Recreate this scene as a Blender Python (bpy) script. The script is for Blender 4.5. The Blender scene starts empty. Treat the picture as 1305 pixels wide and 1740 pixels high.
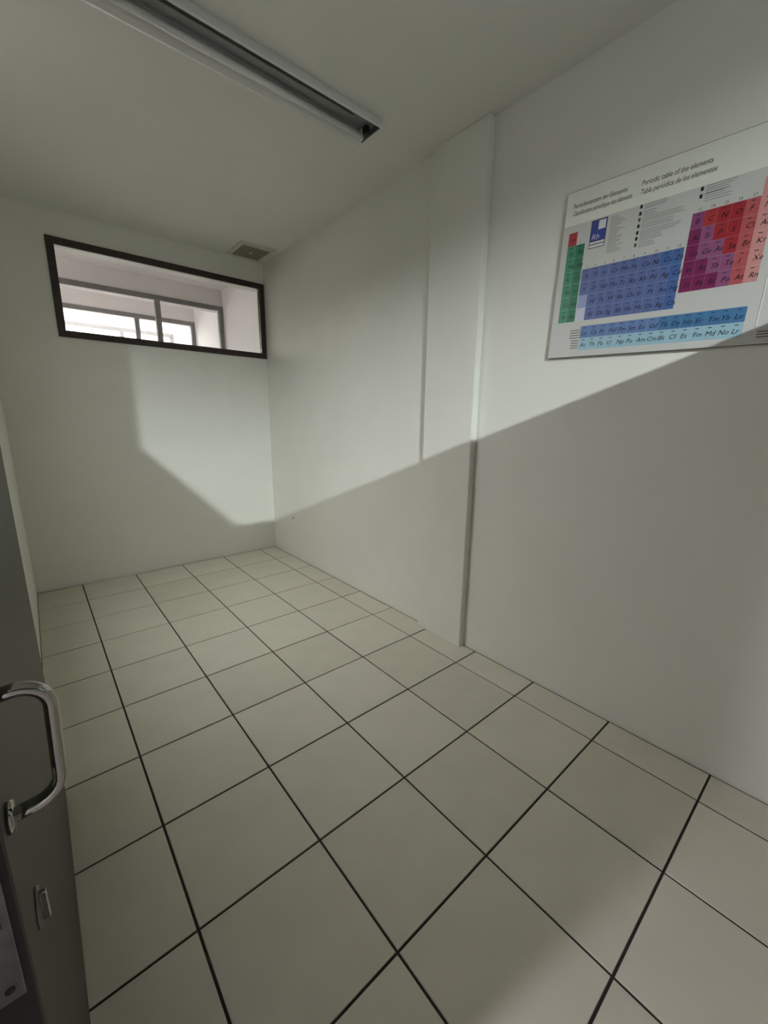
import bpy, bmesh, math, random
from mathutils import Matrix, Vector

random.seed(7)
T = 0.45                       # one floor tile in metres; all layout numbers below are in tiles
sc = bpy.context.scene
C = sc.collection
PI = math.pi

# ------------------------------------------------------------------ camera
cd = bpy.data.cameras.new('camera')
cam = bpy.data.objects.new('camera', cd)
C.objects.link(cam)
cd.sensor_fit = 'HORIZONTAL'
cd.sensor_width = 36.0
cd.lens = 36.0 * 698.66 / 1305.0
cd.clip_start = 0.02
cd.clip_end = 200
cam.matrix_world = (Matrix.Translation(Vector((0.5459, -0.4996, 3.5443)) * T)
                    @ Matrix.Rotation(-0.7066, 4, 'Z') @ Matrix.Rotation(1.3507, 4, 'X')
                    @ Matrix.Rotation(0.0132, 4, 'Z'))
sc.camera = cam

# ------------------------------------------------------------------ world, exposure
w = bpy.data.worlds.new('overcast_sky')
sc.world = w
w.use_nodes = True
bgn = w.node_tree.nodes['Background']
bgn.inputs[0].default_value = (1.0, 0.97, 0.97, 1)
bgn.inputs[1].default_value = 10.0
vs = sc.view_settings
vs.view_transform = 'Standard'
vs.look = 'None'
vs.gamma = 1
vs.exposure = -0.2
vs.use_curve_mapping = False

# lamps of the neighbouring spaces: (name, position in tiles, radius in tiles, watts, colour)
ADJ_LAMP = ('adjoining_room_lamp', (-3.06, -10.99, 8.56), 0.16, 1480.0, (0.90, 0.985, 1.0))
COR_LAMP = ('corridor_lamp', (-2.0, 1.08, 4.9), 0.09, 40.0, (0.97, 0.86, 1.0))


def disk_light(spec):
    name, p, r, watts, col = spec
    l = bpy.data.lights.new(name, 'AREA')
    l.shape = 'DISK'
    l.size = 2 * r * T
    l.energy = watts
    l.color = col
    o = bpy.data.objects.new(name, l)
    o.location = Vector(p) * T
    C.objects.link(o)
    return o


disk_light(ADJ_LAMP)
disk_light(COR_LAMP)

# ------------------------------------------------------------------ helpers


def tag(o, label=None, cat=None, group=None, kind=None):
    if label: o['label'] = label
    if cat: o['category'] = cat
    if group: o['group'] = group
    if kind: o['kind'] = kind
    return o


def empty(name, loc=(0, 0, 0)):
    o = bpy.data.objects.new(name, None)
    o.location = Vector(loc) * T
    o.empty_display_size = 0.05
    C.objects.link(o)
    return o


def link(name, me, mat, parent=None, smooth=False):
    o = bpy.data.objects.new(name, me)
    if mat and not me.materials: me.materials.append(mat)
    C.objects.link(o)
    if parent: o.parent = parent
    if smooth:
        for p in me.polygons: p.use_smooth = True
    return o


def box(bm, x0, x1, y0, y1, z0, z1):
    v = [bm.verts.new((x * T, y * T, z * T)) for x in (x0, x1) for y in (y0, y1) for z in (z0, z1)]
    for f in ((0, 1, 3, 2), (4, 6, 7, 5), (0, 4, 5, 1), (2, 3, 7, 6), (0, 2, 6, 4), (1, 5, 7, 3)):
        bm.faces.new([v[i] for i in f])


def mesh(bm, name='m'):
    bmesh.ops.recalc_face_normals(bm, faces=bm.faces)
    me = bpy.data.meshes.new(name)
    bm.to_mesh(me)
    bm.free()
    return me


def boxes(name, mat, lst, parent=None, bevel=0.0, segs=1):
    bm = bmesh.new()
    for b in lst: box(bm, *b)
    if bevel:
        bmesh.ops.recalc_face_normals(bm, faces=bm.faces)
        bmesh.ops.bevel(bm, geom=bm.edges[:], offset=bevel * T, segments=segs, affect='EDGES', profile=0.5)
    return link(name, mesh(bm, name), mat, parent)


def prism(name, mat, prof, a0, a1, axis, parent=None):
    """closed profile extruded along an axis; prof is a list of the two other coordinates in order"""
    bm = bmesh.new()
    rings = []
    for a in (a0, a1):
        ring = []
        for (p, q) in prof:
            c = {'x': (a, p, q), 'y': (p, a, q), 'z': (p, q, a)}[axis]
            ring.append(bm.verts.new(Vector(c) * T))
        rings.append(ring)
    n = len(prof)
    for i in range(n):
        bm.faces.new((rings[0][i], rings[0][(i + 1) % n], rings[1][(i + 1) % n], rings[1][i]))
    bm.faces.new(rings[0])
    bm.faces.new(rings[1])
    return link(name, mesh(bm, name), mat, parent)


def tube(name, mat, pts, r, parent=None, seg=20, ry=None, caps=True):
    """swept tube along a planar poly-line (tiles); ry = second radius"""
    bm = bmesh.new()
    P = [Vector(p) for p in pts]
    rings = []
    nrm = None
    for i, p in enumerate(P):
        t = (P[min(i + 1, len(P) - 1)] - P[max(i - 1, 0)]).normalized()
        if nrm is None:
            ref = Vector((0, 1, 0)) if abs(t.y) < 0.9 else Vector((0, 0, 1))
            nrm = (ref - t * ref.dot(t)).normalized()
        else:
            nrm = (nrm - t * nrm.dot(t)).normalized()
        b = t.cross(nrm)
        ring = []
        for k in range(seg):
            a = 2 * PI * k / seg
            ring.append(bm.verts.new((p + nrm * math.cos(a) * r + b * math.sin(a) * (ry or r)) * T))
        rings.append(ring)
    for i in range(len(rings) - 1):
        for k in range(seg):
            bm.faces.new((rings[i][k], rings[i][(k + 1) % seg], rings[i + 1][(k + 1) % seg], rings[i + 1][k]))
    if caps:
        bm.faces.new(rings[0])
        bm.faces.new(rings[-1])
    o = link(name, mesh(bm, name), mat, parent, smooth=True)
    return o


def mat(name, col, rough=0.6, metal=0.0, spec=0.5, noise=0.0, nscale=8.0, bump=0.0, bscale=120.0, emit=None):
    m = bpy.data.materials.new(name)
    m.use_nodes = True
    nt = m.node_tree
    b = nt.nodes['Principled BSDF']
    b.inputs['Base Color'].default_value = (*col, 1)
    b.inputs['Roughness'].default_value = rough
    b.inputs['Metallic'].default_value = metal
    b.inputs['Specular IOR Level'].default_value = spec
    tc = nt.nodes.new('ShaderNodeTexCoord')
    if noise:
        n = nt.nodes.new('ShaderNodeTexNoise')
        n.inputs['Scale'].default_value = nscale
        n.inputs['Detail'].default_value = 5
        nt.links.new(tc.outputs['Object'], n.inputs['Vector'])
        r = nt.nodes.new('ShaderNodeValToRGB')
        r.color_ramp.elements[0].position = 0.3
        r.color_ramp.elements[1].position = 0.7
        r.color_ramp.elements[0].color = (*[c * (1 - noise) for c in col], 1)
        r.color_ramp.elements[1].color = (*[min(1, c * (1 + noise)) for c in col], 1)
        nt.links.new(n.outputs['Fac'], r.inputs['Fac'])
        nt.links.new(r.outputs['Color'], b.inputs['Base Color'])
    if bump:
        n2 = nt.nodes.new('ShaderNodeTexNoise')
        n2.inputs['Scale'].default_value = bscale
        n2.inputs['Detail'].default_value = 3
        nt.links.new(tc.outputs['Object'], n2.inputs['Vector'])
        bp = nt.nodes.new('ShaderNodeBump')
        bp.inputs['Strength'].default_value = bump
        bp.inputs['Distance'].default_value = 0.002
        nt.links.new(n2.outputs['Fac'], bp.inputs['Height'])
        nt.links.new(bp.outputs['Normal'], b.inputs['Normal'])
    if emit:
        b.inputs['Emission Color'].default_value = (*emit[0], 1)
        b.inputs['Emission Strength'].default_value = emit[1]
    return m


def pane_mat():
    m = bpy.data.materials.new('clear_glass')
    m.use_nodes = True
    nt = m.node_tree
    nt.nodes.clear()
    out = nt.nodes.new('ShaderNodeOutputMaterial')
    mx = nt.nodes.new('ShaderNodeMixShader')
    tr = nt.nodes.new('ShaderNodeBsdfTransparent')
    tr.inputs[0].default_value = (0.97, 0.98, 0.975, 1)
    gl = nt.nodes.new('ShaderNodeBsdfGlossy')
    gl.inputs['Roughness'].default_value = 0.03
    fr = nt.nodes.new('ShaderNodeFresnel')
    fr.inputs[0].default_value = 1.25
    nt.links.new(fr.outputs[0], mx.inputs[0])
    nt.links.new(tr.outputs[0], mx.inputs[1])
    nt.links.new(gl.outputs[0], mx.inputs[2])
    nt.links.new(mx.outputs[0], out.inputs[0])
    return m


M = {}
M['wall'] = mat('white_wall_paint', (0.78, 0.785, 0.715), 0.55, noise=0.02, nscale=3.0, bump=0.15, bscale=60)
M['ceil'] = mat('white_ceiling_paint', (0.74, 0.745, 0.695), 0.8, noise=0.02, nscale=2.0)
M['beyond'] = mat('pinkish_white_wall_paint', (0.80, 0.76, 0.745), 0.7, noise=0.02, nscale=2.0)
M['yard'] = mat('dark_yard_matte', (0.06, 0.058, 0.052), 0.9, noise=0.2, nscale=2)  # kept dark so the yard sends little light upward
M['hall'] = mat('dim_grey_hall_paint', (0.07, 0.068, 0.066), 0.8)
M['tile'] = mat('cream_floor_tile', (0.66, 0.645, 0.53), 0.33, noise=0.035, nscale=5.0, spec=0.4)
M['tile2'] = mat('cream_floor_tile_second', (0.635, 0.62, 0.505), 0.33, noise=0.035, nscale=6.0, spec=0.4)
M['tile3'] = mat('cream_floor_tile_third', (0.68, 0.665, 0.55), 0.33, noise=0.035, nscale=4.0, spec=0.4)
M['grout'] = mat('black_dirty_grout', (0.025, 0.024, 0.02), 0.9, noise=0.3, nscale=30)
M['frame'] = mat('dark_brown_stained_wood', (0.034, 0.022, 0.018), 0.38, noise=0.35, nscale=14)
M['frame_hazed'] = mat('haze_greyed_wood', (0.19, 0.18, 0.175), 0.5, noise=0.2, nscale=14)  # wood lightened to grey, distant bloom put into the colour
M['glass'] = pane_mat()
M['leaf'] = mat('dark_olive_door_laminate', (0.05, 0.05, 0.036), 0.5, noise=0.12, nscale=4)
M['leafedge'] = mat('shaded_door_edge', (0.012, 0.011, 0.010), 0.5)  # shade on the leading edge put into the colour as black
M['chrome'] = mat('polished_chrome', (0.40, 0.39, 0.36), 0.08, metal=1.0)
M['steel'] = mat('worn_steel', (0.20, 0.195, 0.185), 0.4, metal=0.9, noise=0.25, nscale=40)
M['dark'] = mat('near_black', (0.01, 0.01, 0.01), 0.6)
M['lampwhite'] = mat('white_enamel', (0.72, 0.73, 0.71), 0.35)
M['reflector'] = mat('grey_reflector_sheet', (0.20, 0.205, 0.20), 0.35, metal=0.3, noise=0.1, nscale=12)  # grey sheet, darker than the white housing
M['tubeglass'] = mat('unlit_fluorescent_tube', (0.74, 0.75, 0.73), 0.22)
M['ventframe'] = mat('yellowed_vent_plastic', (0.60, 0.585, 0.50), 0.5)
M['ventslat'] = mat('dusty_vent_slat', (0.24, 0.225, 0.165), 0.7, noise=0.2, nscale=50)

# ------------------------------------------------------------------ setting
NB = 7.6                      # height of the unseen wall added to block low sky
XR, XL, YB, YF, ZC = 5.48, 0.245, 10.02, -1.5, 7.24

fl = boxes('floor', M['grout'], [(0.05, XR + 0.05, YF - 0.1, YB + 0.05, -0.2, -0.010)])
tag(fl, kind='structure')
G = 0.0095


def tile_mesh(x0, x1, y0, y1):
    bm = bmesh.new()
    hx, hy = (x1 - x0) / 2, (y1 - y0) / 2
    box(bm, -hx, hx, -hy, hy, -0.012, 0.0)
    bmesh.ops.recalc_face_normals(bm, faces=bm.faces)
    top = [e for e in bm.edges if all(v.co.z > -1e-6 for v in e.verts)]
    bmesh.ops.bevel(bm, geom=top, offset=0.004 * T, segments=1, affect='EDGES')
    return mesh(bm, 'tile')


cache = {}
xs = [XL + 0.008] + [1, 2, 3, 4, 5] + [XR - 0.022]
ys = [YF] + list(range(-1, 11)) + []
ys[-1] = YB - 0.03
for i in range(len(xs) - 1):
    for j in range(len(ys) - 1):
        x0, x1, y0, y1 = xs[i], xs[i + 1], ys[j], ys[j + 1]
        if i > 0: x0 += G
        if i < len(xs) - 2: x1 -= G
        y0 += G
        if j < len(ys) - 2: y1 -= G
        k = random.choice((0, 0, 1, 2))
        key = (round(x1 - x0, 4), round(y1 - y0, 4), k)
        if key not in cache:
            me = tile_mesh(x0, x1, y0, y1)
            me.materials.append(M[('tile', 'tile2', 'tile3')[k]])
            cache[key] = me
        o = link('tile', cache[key], None, fl)
        o.location = Vector(((x0 + x1) / 2, (y0 + y1) / 2, random.uniform(-0.0012, 0.0012))) * T

tag(boxes('ceiling', M['ceil'], [(XL - 0.3, XR + 0.3, YF - 0.25, YB + 0.1, ZC, ZC + 0.2)]), kind='structure')
tag(boxes('wall_right', M['wall'], [(XR, XR + 0.3, YF, YB + 0.15, -0.2, ZC + 0.1)]), kind='structure')
tag(boxes('trim_1', M['wall'], [(5.368, XR + 0.05, 3.25, 4.205, -0.012, ZC)], bevel=0.012, segs=2), kind='structure')
# back wall with the high window opening
WX0, WX1, WZ0, WZ1 = 1.36, 5.36, 5.155, 6.655
tag(boxes('wall_back', M['wall'], [
    (XL - 0.3, WX0, YB, YB + 0.30, -0.2, ZC + 0.1), (WX1, XR + 0.1, YB, YB + 0.30, -0.2, ZC + 0.1),
    (WX0, WX1, YB, YB + 0.30, -0.2, WZ0), (WX0, WX1, YB, YB + 0.30, WZ1, ZC + 0.1)]), kind='structure')
# left wall: doorway beside the camera with a transom opening above its header
DY1, HZ0, HZ1, TZ1, TJ = 0.74, 4.5, 5.12, 7.16, 1.72
SY0, SY1, SZ0 = 4.7, 7.4, 3.5   # unseen opening added high in the left wall for fill daylight
tag(boxes('wall_left', M['wall'], [
    (0.05, XL, DY1, TJ, -0.2, HZ1), (0.05, XL, TJ, SY0, -0.2, ZC + 0.1), (0.05, XL, SY1, YB + 0.1, -0.2, ZC + 0.1),
    (0.05, XL, SY0, SY1, -0.2, SZ0), (0.05, XL, SY0, SY1, 6.78, ZC + 0.1),
    (0.05, XL, YF - 0.2, DY1, HZ0, HZ1), (0.05, XL, YF - 0.2, TJ, TZ1, ZC + 0.1)]), kind='structure')
# wall behind the camera, solid below a transom opening
tag(boxes('wall_front', M['wall'], [
    (-7, XR + 0.3, YF - 0.2, YF, -0.2, 5.04), (-7, XR + 0.3, YF - 0.2, YF, 7.2, 9.7)]), kind='structure')

# neighbouring corridor, and the taller dim hall behind the camera
tag(boxes('floor_corridor', M['hall'], [(-5.6, 0.05, YF, 3.4, -0.2, -0.004)]), kind='structure')
tag(boxes('ceiling_corridor', M['hall'], [(-5.6, XL - 0.3, YF, 3.4, ZC, ZC + 0.2)]), kind='structure')
tag(boxes('wall_corridor', M['hall'], [(-5.8, -5.6, YF, 3.6, -0.2, ZC + 0.1), (-5.6, 0.05, 3.4, 3.6, -0.2, ZC + 0.1)]), kind='structure')
tag(boxes('floor_hall', M['hall'], [(-7, XR + 0.3, -14.6, YF - 0.2, -0.2, -0.004)]), kind='structure')
tag(boxes('ceiling_hall', M['hall'], [(-7, XR + 0.3, -14.6, YF - 0.2, 9.5, 9.7)]), kind='structure')
tag(boxes('wall_hall', M['hall'], [(-7.2, -7, -14.8, YF, -0.2, 9.7), (-7, XR + 0.3, -14.8, -14.6, -0.2, 9.7), (XR + 0.3, XR + 0.5, -14.8, YF, -0.2, 9.7)]), kind='structure')
for spec in (ADJ_LAMP, COR_LAMP):
    p = spec[1]
    top = 9.5 if spec is ADJ_LAMP else ZC
    e = empty('round_ceiling_lamp', (p[0], p[1], top))
    tag(e, {'adjoining_room_lamp': 'round lamp on the ceiling of the room behind the doorway wall',
            'corridor_lamp': 'round lamp on the corridor ceiling outside the doorway'}[spec[0]], 'lamp')
    # unseen shade added to soften the beam's upper edge: cone with low rim
    h, rim, drop = top - p[2], 0.45, 0.08
    bm = bmesh.new()
    prof = [(0.08, 0.0), (0.08, -h + 0.12), (rim, -h + 0.04), (rim, -h - drop), (rim - 0.015, -h - drop), (rim - 0.015, -h + 0.03), (0.02, -h + 0.06)]
    rings = [[bm.verts.new(Vector((r * math.cos(2 * PI * k / 40), r * math.sin(2 * PI * k / 40), z)) * T) for k in range(40)] for r, z in prof]
    for q in range(len(rings) - 1):
        for k in range(40):
            bm.faces.new((rings[q][k], rings[q][(k + 1) % 40], rings[q + 1][(k + 1) % 40], rings[q + 1][k]))
    bm.faces.new(rings[0]); bm.faces.new(rings[-1])
    link('cutoff_shade', mesh(bm), M['dark'], e)

# unseen yard: ground, and an added wall that blocks low sky
tag(boxes('ground_yard', M['yard'], [(-40, 0.04, 3.62, 40, -0.5, -0.22)]), kind='structure')
tag(boxes('wall_sky_blocker', M['yard'], [(-6.4, -6.0, 3.62, 11.5, -0.3, NB)]), kind='structure')

# rooms beyond the high window, partition after partition, open to daylight on their left
PY = [12.88, 15.65, 18.45]
tag(boxes('wall_right_beyond', M['beyond'], [(XR, XR + 0.3, YB + 0.16, 24, -0.2, ZC + 0.1)]), kind='structure')
tag(boxes('ceiling_beyond', M['beyond'], [(-3.0, XR + 0.1, YB + 0.12, 15.95, ZC, ZC + 0.2)]), kind='structure')
tag(boxes('floor_beyond', M['beyond'], [(-3.0, XR + 0.1, YB + 0.12, 24, -0.2, -0.01)]), kind='structure')
tag(boxes('wall_left_beyond', M['beyond'], [(-3.2, -3.0, YB + 0.12, 18.7, -0.2, 1.2)]), kind='structure')
tag(boxes('wall_back_beyond', M['beyond'], [(-3.2, XL - 0.3, YB, YB + 0.12, -0.2, ZC + 0.2)]), kind='structure')
for n, y in enumerate(PY):
    tag(boxes('wall_partition_%d' % (n + 1), M['beyond'], [
        (-3, WX0, y, y + 0.28, -0.2, ZC), (WX1, XR + 0.02, y, y + 0.28, -0.2, ZC),
        (WX0, WX1, y, y + 0.28, -0.2, WZ0), (WX0, WX1, y, y + 0.28, WZ1, ZC)]), kind='structure')

# ------------------------------------------------------------------ windows


def window(name, y, m, fx0, fx1, fz0, fz1, fw, mull=None):
    root = empty(name, ((fx0 + fx1) / 2, y, fz0))
    inv = -Vector(((fx0 + fx1) / 2, y, fz0))
    tag(root, kind='structure')

    def part(nm, mt, b, bev=0.006):
        o = boxes(nm, mt, [(b[0] + inv.x, b[1] + inv.x, b[2] + inv.y, b[3] + inv.y, b[4] + inv.z, b[5] + inv.z)], root, bev)
        return o
    y0, y1 = y - 0.035, y + 0.10
    part('top_rail', m, (fx0, fx1, y0, y1, fz1 - fw, fz1))
    part('bottom_rail', m, (fx0, fx1, y0, y1, fz0, fz0 + fw))
    part('side_post', m, (fx0, fx0 + fw, y0 + 0.002, y1, fz0 + fw, fz1 - fw))
    part('side_post', m, (fx1 - fw, fx1, y0 + 0.002, y1, fz0 + fw, fz1 - fw))
    xs_ = [fx0 + fw] + ([mull - 0.065, mull + 0.065] if mull else []) + [fx1 - fw]
    if mull:
        part('mullion', m, (mull - 0.065, mull + 0.065, y0 + 0.002, y1, fz0 + fw, fz1 - fw))
    for k in range(0, len(xs_), 2):
        part('pane', M['glass'], (xs_[k], xs_[k + 1], y + 0.03, y + 0.04, fz0 + fw, fz1 - fw), 0)
    return root


window('window_1', YB, M['frame'], 1.235, XR - 0.004, 5.035, 6.785, 0.125)
for n, y in enumerate(PY):
    window('window_%d' % (n + 2), y, M['frame_hazed'], 1.235, XR - 0.004, 5.035, 6.785, 0.125, mull=3.70)

# ------------------------------------------------------------------ sliding door leaf with pull handle
LX0, LX1, LY0, LY1, LZ0, LZ1 = 0.262, 0.365, 0.72, 3.90, 0.03, 4.95
d = empty('door_1', (LX0, LY0, 0))
tag(d, 'dark olive sliding door leaf with chrome pull, slid open along the side wall', kind='structure')


def dl(b): return (b[0] - LX0, b[1] - LX0, b[2] - LY0, b[3] - LY0, b[4], b[5])


boxes('door_panel', M['leaf'], [dl((LX0, LX1, LY0 + 0.012, LY1, LZ0, LZ1))], d, 0.006, 2)
boxes('edge_strip', M['leafedge'], [dl((LX0 + 0.004, LX1 - 0.004, LY0, LY0 + 0.016, LZ0 + 0.004, LZ1 - 0.004))], d, 0.003)
boxes('hanger_rail', M['steel'], [dl((LX0 - 0.014, LX0 + 0.05, 0.76, LY1 + 0.1, LZ1 - 0.005, LZ1 + 0.06))], d, 0.004)
fp = boxes('lock_faceplate', M['steel'], [dl((0.288, 0.346, LY0 - 0.008, LY0 + 0.004, 2.035, 2.62))], d, 0.003, 2)
for zz in (2.075, 2.58):
    tube('screw', M['dark'], [(0.317 - LX0, -0.0095, zz), (0.317 - LX0, -0.004, zz)], 0.011, fp, 14)
boxes('latch_slot', M['dark'], [dl((0.305, 0.329, LY0 - 0.0095, LY0 - 0.004, 2.28, 2.42))], fp)
# D pull: flanges, shanks bent into the grip
HY, HX, HZ_0, HZ_1 = 0.83, 0.487, 2.475, 2.862
pts = []
rr = 0.07
zb, zt = HZ_0 + 0.012, HZ_1 - 0.012
pts.append((LX1, HY, zb))
pts.append((HX - rr, HY, zb + 0.006))
for k in range(1, 9):
    a = -PI / 2 + (PI / 2) * k / 8
    pts.append((HX - rr + rr * math.cos(a), HY, zb + 0.006 + rr + rr * math.sin(a)))
for k in range(0, 9):
    a = (PI / 2) * k / 8
    pts.append((HX - rr + 0.008 + rr * math.cos(a), HY, zt - rr + rr * math.sin(a)))
pts.append((LX1, HY, zt - 0.004))
hp = tube('pull_handle', M['chrome'], [(x - LX0, y - LY0, z) for x, y, z in pts], 0.0235, d, 24, ry=0.0175)
hp['label'] = 'chrome D-shaped pull handle'
for zz in (zb, zt):
    tube('flange', M['chrome'], [(LX1 - LX0 - 0.002, HY - LY0, zz), (LX1 - LX0 + 0.016, HY - LY0, zz)], 0.042, hp, 24)
# lock cylinder with thumb turn below the pull
tube('lock_rosette', M['steel'], [(LX1 - LX0 - 0.002, 0.99 - LY0, 1.99), (LX1 - LX0 + 0.008, 0.99 - LY0, 1.99)], 0.06, d, 24)
boxes('thumb_turn', M['chrome'], [dl((LX1 + 0.006, LX1 + 0.03, 0.982, 0.998, 1.935, 2.045))], d, 0.004, 2)

# ------------------------------------------------------------------ ceiling light
L = empty('fluorescent_ceiling_light', (2.7, 4.48, ZC))
tag(L, 'long unlit fluorescent ceiling light, white trough with one bare tube', 'light')
lx0, lx1 = 1.0 - 2.7, 4.47 - 2.7
oy, oz = 4.48, ZC


def lp(prof): return [(a - oy, b - oz) for a, b in prof]


# open shallow trough: lips, sloping far side, flat top, one closed sheet section
prism('housing', M['lampwhite'], lp([(4.222, 7.158), (4.245, 7.150), (4.262, 7.162), (4.30, 7.226), (4.575, 7.226), (4.655, 7.160), (4.70, 7.132), (4.735, 7.140),
                                     (4.745, 7.165), (4.66, 7.24), (4.23, 7.24), (4.222, 7.20)]), lx0, lx1, 'x', L)
prism('reflector', M['reflector'], lp([(4.264, 7.168), (4.303, 7.222), (4.565, 7.222), (4.565, 7.2255), (4.301, 7.2255), (4.260, 7.169)]), lx0 + 0.02, lx1 - 0.02, 'x', L)
for xe in (lx0, lx1 - 0.015):
    prism('end_cap', M['reflector'], lp([(4.26, 7.165), (4.655, 7.165), (4.58, 7.235), (4.29, 7.235)]), xe, xe + 0.015, 'x', L)
tube('fluorescent_tube', M['tubeglass'], [(lx0 + 0.10, 4.54 - oy, 7.158 - oz), (lx1 - 0.13, 4.54 - oy, 7.158 - oz)], 0.036, L, 20)
for xe in (lx0 + 0.06, lx1 - 0.13):
    boxes('lampholder', M['lampwhite'], [(xe, xe + 0.045, 4.51 - oy, 4.57 - oy, 7.118 - oz, 7.224 - oz)], L, 0.006, 2)
    lh2 = boxes('lampholder', M['dark'], [(xe, xe + 0.06, 4.40 - oy, 4.47 - oy, 7.13 - oz, 7.222 - oz)], L, 0.006, 2)
    lh2['label'] = 'black empty lampholder'
boxes('ballast_cover', M['reflector'], [(lx0 + 0.3, lx1 - 0.35, 4.36 - oy, 4.47 - oy, 7.20 - oz, 7.2225 - oz)], L, 0.005)

# ------------------------------------------------------------------ ceiling vent
vx, vy = 4.93, 9.42
V = empty('ceiling_vent', (vx, vy, ZC))
tag(V, 'small yellowed slatted air vent on the ceiling above the high window', 'vent')
hw, hd, fw = 0.40, 0.44, 0.085
boxes('vent_frame', M['ventframe'], [(-hw, hw, -hd, -hd + fw, -0.035, 0), (-hw, hw, hd - fw, hd, -0.035, 0),
                                     (-hw, -hw + fw, -hd + fw, hd - fw, -0.035, 0), (hw - fw, hw, -hd + fw, hd - fw, -0.035, 0)], V)
boxes('backing', M['dark'], [(-hw + fw, hw - fw, -hd + fw, hd - fw, -0.004, 0)], V)
ns = 7
for k in range(ns):
    y0 = -hd + fw + (k + 0.2) * (2 * hd - 2 * fw) / ns
    prism('slat', M['ventslat'], [(y0, -0.012), (y0 + 0.062, -0.036), (y0 + 0.066, -0.030), (y0 + 0.004, -0.006)], -hw + fw, hw - fw, 'x', V)
boxes('adjuster', M['ventframe'], [(-0.03, 0.03, -0.03, 0.03, -0.046, -0.03)], V, 0.004)

# ------------------------------------------------------------------ nail in the side wall
nl = empty('wall_nail', (XR, 8.87, 1.045))
tag(nl, 'tiny dark nail in the side wall near the far corner', 'nail')
tube('shank', M['steel'], [(0.01, 0, 0), (-0.022, 0, 0.003)], 0.006, nl, 8)
tube('head', M['dark'], [(-0.022, 0, 0.003), (-0.028, 0, 0.0035)], 0.017, nl, 12)

# ------------------------------------------------------------------ periodic table poster
PX = XR - 0.04                      # front face
PW, PH, TILT = 2.075, 1.715, -0.036
P0Y, P0Z = 2.232, 4.292             # lower left corner on the wall (as read)
P = empty('periodic_table_poster', (PX, P0Y, P0Z))
P.rotation_euler = (-TILT, 0, 0)
tag(P, 'mounted wall poster of the periodic table with coloured element blocks', 'poster')


def pc(name, hexcol, rough=0.35, k=1.0):
    c = [int(hexcol[i:i + 2], 16) / 255 for i in (0, 2, 4)]
    c = [((v + 0.055) / 1.055) ** 2.4 if v > 0.04 else v / 12.92 for v in c]
    return mat('print_' + name, [v * k for v in c], rough, spec=0.4)


def pv(a, b, dpt=0.0): return Vector((-dpt, -a, b)) * T


def panel(name, m, rects, lift, parent):
    """flat printed rectangles a0,a1,b0,b1 (a rightwards, b upwards on the poster)"""
    bm = bmesh.new()
    for (a0, a1, b0, b1) in rects:
        bm.faces.new([bm.verts.new(pv(a, b, lift)) for a, b in ((a0, b0), (a1, b0), (a1, b1), (a0, b1))])
    me = bpy.data.meshes.new(name)
    for f in bm.faces:
        if f.calc_area() == 0: pass
    bm.normal_update()
    for f in bm.faces:
        if f.normal.x > 0: f.normal_flip()
    bm.to_mesh(me)
    bm.free()
    return link(name, me, m, parent)


def text_mesh(items, name, m, parent, lift=0.0026, shear=0.0, bold=0.0):
    """items: (text, a, b, height, align, fit width or None)"""
    bm = bmesh.new()
    for (s, a, b, h, al, fit) in items:
        cu = bpy.data.curves.new('txt', 'FONT')
        cu.body = s
        cu.size = h
        cu.align_x = al
        cu.shear = shear
        cu.resolution_u = 2
        cu.offset = bold * h
        ob = bpy.data.objects.new('txt', cu)
        C.objects.link(ob)
        dg = bpy.context.evaluated_depsgraph_get()
        me = bpy.data.meshes.new_from_object(ob.evaluated_get(dg))
        wd = max((v.co.x for v in me.vertices), default=1) or 1
        sx = fit / wd if fit else 1.0
        vs_ = [bm.verts.new(pv(a + v.co.x * sx, b + v.co.y, lift)) for v in me.vertices]
        for f in me.polygons:
            try: bm.faces.new([vs_[i] for i in f.vertices])
            except ValueError: pass
        bpy.data.objects.remove(ob)
        bpy.data.curves.remove(cu)
        bpy.data.meshes.remove(me)
    me = bpy.data.meshes.new(name)
    bm.normal_update()
    for f in bm.faces:
        if f.normal.x > 0: f.normal_flip()
    bm.to_mesh(me)
    bm.free()
    return link(name, me, m, parent)


bd = bmesh.new()
box(bd, 0, 0.03, -PW, 0, 0, PH)
board = link('board', mesh(bd), mat('grey_board_edge', (0.16, 0.16, 0.14), 0.5), P)
boxes('hanging_batten', M['dark'], [(0.029, 0.042, -PW + 0.2, -0.2, PH * 0.55, PH * 0.62)], P)
panel('sheet', pc('grey_ground', 'c9c9c4'), [(0.004, PW - 0.004, 0.004, PH - 0.004)], 0.0006, P)
B0 = 4.300                          # measured heights minus B0 give poster heights


def bb(z): return z - B0


panel('header_band', pc('white_header', 'e6e8dc'), [(0.006, PW - 0.006, bb(5.68), PH - 0.006)], 0.0010, P)
GA, CW, RT, RH = 0.075, 0.0967, bb(5.605), 0.1320
AO = -0.022                         # a offset between reading origin and sheet edge


def cell(g, r):
    w_ = CW if g < 3 else (0.0955 if g < 13 else 0.0957)
    a0 = 0.100 + AO + ((g - 1) * CW if g < 3 else 2 * CW + 0.010 + (g - 3) * w_ if g < 13 else 2 * CW + 0.010 + 0.955 + 0.015 + (g - 13) * w_)
    b1 = RT - (r - 1) * RH
    return (a0, a0 + w_, b1 - RH, b1)


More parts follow.
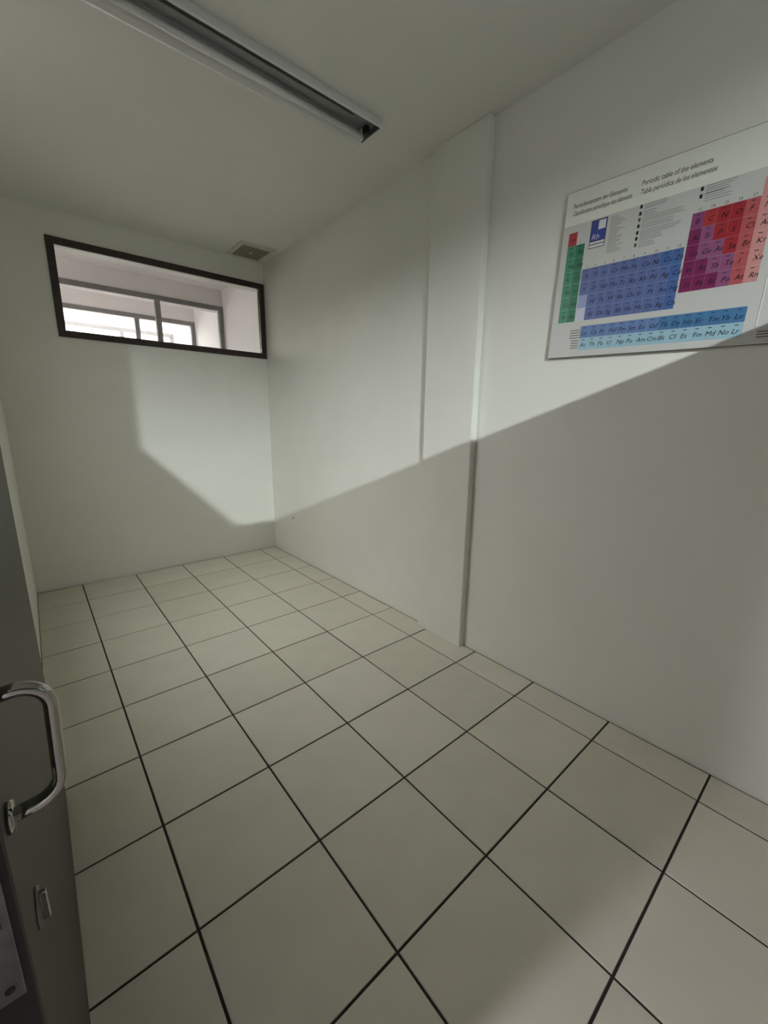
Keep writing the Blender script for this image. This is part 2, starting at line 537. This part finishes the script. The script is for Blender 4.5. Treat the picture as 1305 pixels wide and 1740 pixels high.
celltext = {}
rows = {1: {1: 'H', 18: 'He'},
        2: dict(zip([1, 2, 13, 14, 15, 16, 17, 18], 'Li Be B C N O F Ne'.split())),
        3: dict(zip([1, 2, 13, 14, 15, 16, 17, 18], 'Na Mg Al Si P S Cl Ar'.split())),
        4: dict(zip(range(1, 19), 'K Ca Sc Ti V Cr Mn Fe Co Ni Cu Zn Ga Ge As Se Br Kr'.split())),
        5: dict(zip(range(1, 19), 'Rb Sr Y Zr Nb Mo Tc Ru Rh Pd Ag Cd In Sn Sb Te I Xe'.split())),
        6: dict(zip([1, 2] + list(range(4, 19)), 'Cs Ba Hf Ta W Re Os Ir Pt Au Hg Tl Pb Bi Po At Rn'.split())),
        7: dict(zip([1, 2] + list(range(4, 13)), 'Fr Ra Rf Db Sg Bh Hs Mt Ds Rg Cn'.split()))}
cols = {'hydrogen_red': ('b23a44', []), 'alkali_green': ('43906e', []), 'alkaline_green': ('2a7a59', []),
        'transition_blue': ('6070a2', []), 'transition_deep_blue': ('4a6aa4', []), 'pale_lavender': ('9aa3cc', []), 'paler_lavender': ('c6cad8', []),
        'metal_plum': ('7f2a5a', []), 'boron_purple': ('8f4a78', []), 'semimetal_mauve': ('93577f', []), 'carbon_red': ('b03c3e', []), 'nonmetal_red': ('a42f38', []),
        'halogen_rose': ('b85a5c', []), 'noble_pink': ('d09490', [])}
for r, dct in rows.items():
    for g in dct:
        if r == 1 and g == 1: k = 'hydrogen_red'
        elif g == 1: k = 'alkali_green'
        elif g == 2: k = 'alkaline_green'
        elif g == 12 or (g == 11 and r == 4): k = 'transition_deep_blue'
        elif 3 <= g <= 12: k = 'transition_blue'
        elif g == 18: k = 'noble_pink'
        elif g == 17: k = 'halogen_rose'
        elif r == 6 and g == 16: k = 'semimetal_mauve'
        elif (r, g) == (2, 13): k = 'boron_purple'
        elif g == 13 or (r == 6 and g <= 15) or (r == 5 and g == 14): k = 'metal_plum'
        elif (r, g) == (2, 14): k = 'carbon_red'
        elif (r, g) in ((3, 14), (4, 14), (4, 15), (5, 15), (5, 16)): k = 'semimetal_mauve'
        else: k = 'nonmetal_red'
        c = cell(g, r)
        cols[k][1].append(c)
        celltext[(round(c[0], 3), round(c[2], 3))] = dct[g]
c = cell(3, 6); cols['pale_lavender'][1].append(c)
c = cell(3, 7); cols['paler_lavender'][1].append(c)
ink = pc('black_ink', '1c1c22')
# every printed cell is a part, its symbol a sub-part
cellmats = {k: pc(k, hx) for k, (hx, rects) in cols.items()}
la0, lb1, lrh = 0.378 + AO, bb(4.622), 0.1265
ln = 'La Ce Pr Nd Pm Sm Eu Gd Tb Dy Ho Er Tm Yb Lu'.split()
ac = 'Ac Th Pa U Np Pu Am Cm Bk Cf Es Fm Md No Lr'.split()
ml, ml2, ma = pc('lanthanide_blue', '6884b4'), pc('lanthanide_deep_blue', '4a7aa6'), pc('actinide_cyan', '9cc0ce')
nums = []


def put_cell(m, c, s=None, ta=0.030, tb=0.036, h=0.060):
    o = panel('element_cell', m, [(c[0] + 0.0006, c[1] - 0.0006, c[2] + 0.0006, c[3] - 0.0006)], 0.0014, P)
    if s:
        text_mesh([(s, c[0] + ta, c[2] + tb, h, 'LEFT', None)], 'element_symbol', ink, o, shear=0.25)
        nums.append((c[0] + 0.034, c[0] + 0.062, c[3] - 0.024, c[3] - 0.017))


for k, (hx, rects) in cols.items():
    for c in rects:
        put_cell(cellmats[k], c, celltext.get((round(c[0], 3), round(c[2], 3))))
for i, s_ in enumerate(ln):
    put_cell(ml if i < 8 else ml2, (la0 + i * CW, la0 + (i + 1) * CW, lb1 - lrh, lb1), s_, 0.018, 0.030)
for i, s_ in enumerate(ac):
    put_cell(ma, (la0 + i * CW, la0 + (i + 1) * CW, lb1 - 2 * lrh, lb1 - lrh), s_, 0.018, 0.034)
gray = pc('grey_ink', '55564f')
pale = pc('pale_grey_ink', '8c8d88')
tag(panel('atomic_number_marks', pc('dim_ink', '3c3a4c'), nums, 0.0018, P), kind='stuff')
# titles
tink = pc('title_ink', '5d6052')
for tt in (('Periodensystem der Elemente', 0.108 + AO, bb(5.845), 0.062, 'LEFT', 0.55),
           ('Classification p\u00e9riodique des \u00e9l\u00e9ments', 0.112 + AO, bb(5.772), 0.062, 'LEFT', 0.60),
           ('Periodic table of the elements', 0.785 + AO, bb(5.848), 0.064, 'LEFT', 0.57),
           ('Tabla peri\u00f3dica de los elementos', 0.785 + AO, bb(5.772), 0.064, 'LEFT', 0.61)):
    text_mesh([tt], 'title_line', tink, P, shear=0.15, bold=0.004)
# legend key box
ka, kb = 0.345 + AO, bb(5.405)
panel('key_border', ink, [(ka - 0.006, ka + 0.158, kb - 0.006, kb + 0.262)], 0.0012, P)
panel('key_box', pc('key_blue', '3c4c94'), [(ka, ka + 0.152, kb + 0.062, kb + 0.256)], 0.0016, P)
kw = pc('key_white', 'd8d8da')
for rc in ((ka + 0.072, ka + 0.146, kb + 0.165, kb + 0.250), (ka, ka + 0.152, kb + 0.034, kb + 0.056), (ka, ka + 0.152, kb, kb + 0.026)):
    panel('key_inset', kw, [rc], 0.0020, P)
text_mesh([('Rh', ka + 0.010, kb + 0.075, 0.075, 'LEFT', None)], 'key_symbol', pc('key_white_ink', 'c8ccdd'), P, shear=0.2)
# legend columns of grey lines
lines = []
for k in range(24):
    z = kb + 0.245 - k * 0.0145
    lines.append((0.535 + AO, 0.535 + AO + random.uniform(0.06, 0.16), z, z + 0.005))
tag(panel('legend_lines', pale, lines, 0.0014, P), kind='stuff')
dotz = [5.663, 5.602, 5.55, 5.493, 5.435, 5.383, 5.326]
dots, tl, faint = [], [], []
wd = [0.22, 0.12, 0.40, 0.30, 0.36, 0.22, 0.16]
for k, z in enumerate(dotz):
    (dots if k not in (2, 6) else faint).append((0.806 + AO, 0.828 + AO, bb(z) - 0.016, bb(z) + 0.016))
    for q in (0.008, -0.010, -0.026):
        tl.append((0.842 + AO, 0.842 + AO + wd[k] * random.uniform(0.8, 1.0), bb(z) + q, bb(z) + q + 0.0055))
for k, z in enumerate((5.658, 5.599)):
    dots.append((1.300 + AO, 1.322 + AO, bb(z) - 0.016, bb(z) + 0.016))
    for q in (0.010, -0.010, -0.028, -0.05):
        tl.append((1.340 + AO, 1.340 + AO + 0.2 * random.uniform(0.6, 1.1), bb(z) + q, bb(z) + q + 0.0055))
for rc in dots: panel('legend_dot', ink, [rc], 0.0016, P)
for rc in faint: panel('legend_dot', gray, [rc], 0.0016, P)
tag(panel('legend_text_lines', pale, tl, 0.0014, P), kind='stuff')
# group numbers above the columns
gn = [(str(g), cell(g, 4)[0] + CW * 0.35, RT - 3 * RH + 0.010, 0.034, 'LEFT', None) for g in range(3, 13)]
gn += [(str(g), cell(g, 2)[0] + CW * 0.35, RT - RH + 0.010, 0.034, 'LEFT', None) for g in range(13, 18)]
gn += [('2', cell(2, 2)[0] + CW * 0.35, RT - RH + 0.010, 0.034, 'LEFT', None)]
for q in gn: text_mesh([q], 'group_number', gray, P)
sl = []
for k in range(4):
    sl.append((0.262 + AO, 0.372 + AO, bb(4.578) - k * 0.026, bb(4.578) - k * 0.026 + 0.010))
    sl.append((0.285 + AO, 0.372 + AO, bb(4.470) - k * 0.026, bb(4.470) - k * 0.026 + 0.010))
tag(panel('series_name_lines', pc('series_ink', '7c6f6a'), sl, 0.0014, P), kind='stuff')
tag(panel('publisher_lines', gray, [(1.93 + AO, 2.03 + AO, bb(4.40) - k * 0.022, bb(4.40) - k * 0.022 + 0.008) for k in range(3)], 0.0014, P), kind='stuff')
boxes('sleeve_edge_glare', pc('sleeve_glare', 'e4e6e4', 0.15), [(-0.004, 0.0, -1.897, -1.889, 0.15, 0.52)], P)  # glare along the plastic sleeve edge, painted as a pale strip
